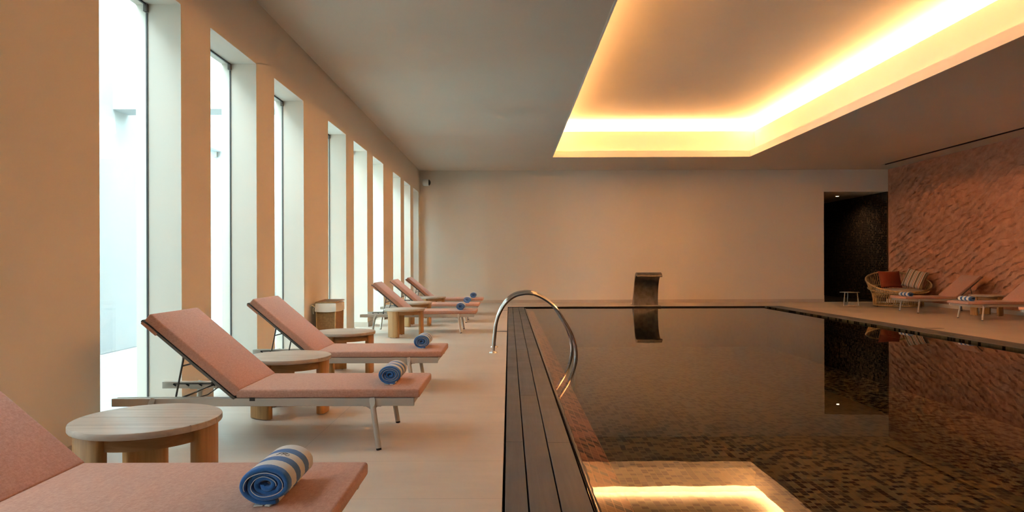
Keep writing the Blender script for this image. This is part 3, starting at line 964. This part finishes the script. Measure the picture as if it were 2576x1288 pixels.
bm = bmesh.new(); box(bm, wx0-.03, wx1+.03, 17.26, 17.84, .0, .012, .003, 1)
new_obj('base_plate', bm, M['brushed'], wc)

# ------------------------------------------------------------------ security camera in the corner
sc = thing('mounted_security_camera', 'white cylindrical security camera with dark dome, high in the far corner', 'camera', (-2.26, 18.72, 3.32))
bm = bmesh.new(); tube(bm, [(-.115, 0, 0), (-.11, 0, 0), (-.09, 0, 0), (-.05, 0, 0), (.06, 0, -.004), (.065, 0, -.004)], [.03, .06, .085, .095, .095, .09], 28)
new_obj('housing', bm, M['whitecam'], sc, True, 50)
bm = bmesh.new(); bmesh.ops.create_uvsphere(bm, u_segments=24, v_segments=14, radius=.086, matrix=Matrix.Translation((.055, 0, -.004)) @ Matrix.Diagonal((.75, 1, 1, 1)))
new_obj('dome', bm, M['lens'], sc, True)
bm = bmesh.new(); cyl(bm, (-.03, .05, 0), (-.03, .18, 0), .03, n=16); cyl(bm, (-.03, .165, 0), (-.03, .18, 0), .06, n=24)
new_obj('bracket', bm, M['whitecam'], sc, True, 40)

# ------------------------------------------------------------------ rattan daybed
db = thing('rattan_daybed', 'round honey coloured rattan daybed holding two cushions, by the carved wall', 'daybed', (9.655, 16.95, 0), math.radians(-12))
BR, TR, RR = .545, .575, .712
def rimz(a): return .605 + .235*math.sin(a)     # front low, back high
bm = bmesh.new()
tube(bm, [(RR*math.cos(a), RR*math.sin(a), rimz(a)) for a in [2*PI*k/72 for k in range(72)]], .019, 10, True)
new_obj('rim', bm, M['rattan'], db, True)
bm = bmesh.new()
tube(bm, [(.668*math.cos(a), .668*math.sin(a), .335+.18*(.5+.5*math.sin(a))) for a in [2*PI*k/72 for k in range(72)]], .013, 8, True)
tube(bm, [(TR*math.cos(a), TR*math.sin(a), .315) for a in [2*PI*k/64 for k in range(64)]], .012, 8, True)
new_obj('seat_ring', bm, M['rattan'], db, True)
bm = bmesh.new()
tube(bm, [(BR*math.cos(a), BR*math.sin(a), .03) for a in [2*PI*k/64 for k in range(64)]], .015, 8, True)
tube(bm, [((BR-.02)*math.cos(a), (BR-.02)*math.sin(a), .045) for a in [2*PI*k/64 for k in range(64)]], .010, 8, True)
new_obj('base_ring', bm, M['rattan'], db, True)
bm = bmesh.new()
for k in range(64):
    a = 2*PI*k/64
    a2 = a+.05
    tube(bm, [(BR*math.cos(a), BR*math.sin(a), .03), (.548*math.cos(a), .548*math.sin(a), .17), (TR*math.cos(a2), TR*math.sin(a2), .315)], .0085, 6)
new_obj('base_cane', bm, M['rattan'], db, True)
bm = bmesh.new()
for k in range(72):
    a = 2*PI*k/72
    z0 = .315; z1 = rimz(a)
    tube(bm, [(TR*math.cos(a), TR*math.sin(a), z0), (.655*math.cos(a), .655*math.sin(a), z0+(z1-z0)*.5), (RR*math.cos(a), RR*math.sin(a), z1)], .0085, 6)
new_obj('back_cane', bm, M['rattan'], db, True)
bm = bmesh.new()
prof = [(0, .30), (.54, .30), (.568, .32), (.578, .36), (.57, .405), (.545, .425), (.4, .435), (0, .44)]
N = 64
rr = []
for r, z in prof:
    rr.append([bm.verts.new((r*math.cos(2*PI*k/N), r*math.sin(2*PI*k/N), z)) for k in range(N)] if r > 0 else [bm.verts.new((0, 0, z))])
for A, B in zip(rr, rr[1:]):
    for k in range(N):
        if len(A) == 1: bm.faces.new((A[0], B[k], B[(k+1) % N]))
        elif len(B) == 1: bm.faces.new((A[k], A[(k+1) % N], B[0]))
        else: bm.faces.new((A[k], A[(k+1) % N], B[(k+1) % N], B[k]))
new_obj('seat_pad', bm, M['beige'], db, True)
bm = bmesh.new()
for k in range(6):
    a = 2*PI*k/6+.3; cyl(bm, (.535*math.cos(a), .535*math.sin(a), 0), (.535*math.cos(a), .535*math.sin(a), .035), .012, n=10)
new_obj('foot', bm, M['darkmetal'], db)

def pillow(name, w, h, t_, mat, label, mtx):
    bm = bmesh.new(); n = 18
    F = []
    for sgn in (1, -1):
        g = []
        for i in range(n+1):
            row = []
            for j in range(n+1):
                u, v = 2*i/n-1, 2*j/n-1
                pin = 1 - .06*(abs(u*v)**.5 < 2)*( (1-u*u)*(v*v)**3 + (1-v*v)*(u*u)**3 )
                th = t_/2*((1-u**4)*(1-v**4))**.6
                x = w/2*u*(1-.07*(1-v*v)*(abs(u)**3)); z = h/2*v*(1-.07*(1-u*u)*(abs(v)**3))
                row.append(bm.verts.new((x, sgn*th, z)))
            g.append(row)
        F.append(g)
        for i in range(n):
            for j in range(n): bm.faces.new((g[i][j], g[i+1][j], g[i+1][j+1], g[i][j+1]))
    bmesh.ops.remove_doubles(bm, verts=bm.verts, dist=1e-4)
    o = new_obj(name, bm, mat, None, True)
    o.matrix_world = mtx
    return tag(o, label, 'cushion', 'throw cushions on the rattan daybed')
def stand(x, y, z, yaw, tilt, roll=0):
    return Matrix.Translation((x, y, z)) @ Matrix.Rotation(yaw, 4, 'Z') @ Matrix.Rotation(tilt, 4, 'X') @ Matrix.Rotation(roll, 4, 'Y')
pillow('throw_cushion', .60, .44, .15, M['redcloth'], 'plain rust red cushion leaning on the back of the rattan daybed', stand(9.58, 17.17, .662, math.radians(8), math.radians(-16)))
pillow('throw_cushion', .52, .48, .14, M['stripes'], 'striped brown and cream cushion leaning on the side of the rattan daybed', stand(10.02, 16.86, .675, math.radians(-52), math.radians(-22), math.radians(14)))

# ------------------------------------------------------------------ small metal stool / table by the doorway
st = thing('small_metal_table', 'small round metal table with thin legs in front of the dark doorway', 'side table', (8.585, 17.20, 0))
bm = bmesh.new(); cyl(bm, (0, 0, .335), (0, 0, .345), .235, n=40)
new_obj('tabletop', bm, M['taupe'], st, True, 40)
for k in range(3):
    a = math.radians(-155 + k*65 + (60 if k == 2 else 0)); a = [math.radians(200), math.radians(-20), math.radians(80)][k]
    bm = bmesh.new(); tube(bm, [(.165*math.cos(a), .165*math.sin(a), .337), (.20*math.cos(a), .20*math.sin(a), .012)], .011, 10)
    tube(bm, [(.20*math.cos(a), .20*math.sin(a), .012), (.20*math.cos(a), .20*math.sin(a), .0)], .011, 10)
    new_obj('leg', bm, M['taupe'], st, True, 40)
bm = bmesh.new(); pts = [(.20*math.cos(math.radians(a)), .20*math.sin(math.radians(a)), .010) for a in (200, -20, 80)]
tube(bm, pts, .006, 8, True)
new_obj('foot_bar', bm, M['taupe'], st, True)

# ------------------------------------------------------------------ small plates set flat by the pool edge
for (x, y, w, l, lb) in ((-.125, 11.0, .17, .10, 'small grey plate in the floor beside the pool handrails'),
                         (-.125, 15.9, .17, .10, 'small grey plate in the floor near the far end of the deck boards'),
                         (7.02, 11.27, .25, .12, 'small grey plate in the floor before the carved wall loungers')):
    bm = bmesh.new(); box(bm, x-w/2, x+w/2, y-l/2, y+l/2, -.01, .003)
    tag(new_obj('floor_plate', bm, M['plate']), lb, 'floor plate', 'flat plates beside the pool')

# ------------------------------------------------------------------ sky, camera, view
w = bpy.data.worlds.new('overcast_sky'); SC.world = w; w.use_nodes = True
nt = w.node_tree; nt.nodes.clear()
bg = nt.nodes.new('ShaderNodeBackground'); wo = nt.nodes.new('ShaderNodeOutputWorld')
bg.inputs[0].default_value = (.74, .91, 1.0, 1); bg.inputs[1].default_value = 18.5
nt.links.new(bg.outputs[0], wo.inputs[0])

cam = bpy.data.cameras.new('camera'); co = bpy.data.objects.new('camera', cam); link(co)
cam.sensor_fit = 'HORIZONTAL'; cam.sensor_width = 36; cam.lens = 24.0
cam.shift_x = 7.4/2576; cam.shift_y = 18.5/2576
cam.clip_start = .05; cam.clip_end = 200
co.matrix_world = Matrix.Translation((0, 0, CAMH)) @ Matrix.Rotation(PI/2, 4, 'X') @ Matrix.Rotation(math.radians(-.18), 4, 'Z')
SC.camera = co

SC.view_settings.view_transform = 'Standard'; SC.view_settings.look = 'None'
SC.view_settings.gamma = 1; SC.view_settings.use_curve_mapping = False
SC.view_settings.exposure = 0.0
cy = SC.cycles
cy.use_denoising = True
try: cy.denoiser = 'OPENIMAGEDENOISE'
except Exception: pass
cy.max_bounces = 12; cy.diffuse_bounces = 6; cy.glossy_bounces = 5; cy.transmission_bounces = 6; cy.transparent_max_bounces = 12
cy.sample_clamp_indirect = 40.0; cy.blur_glossy = .5
cy.caustics_reflective = False; cy.caustics_refractive = False
cy.use_light_tree = False
cy.use_adaptive_sampling = True; cy.adaptive_threshold = .03; cy.adaptive_min_samples = 16
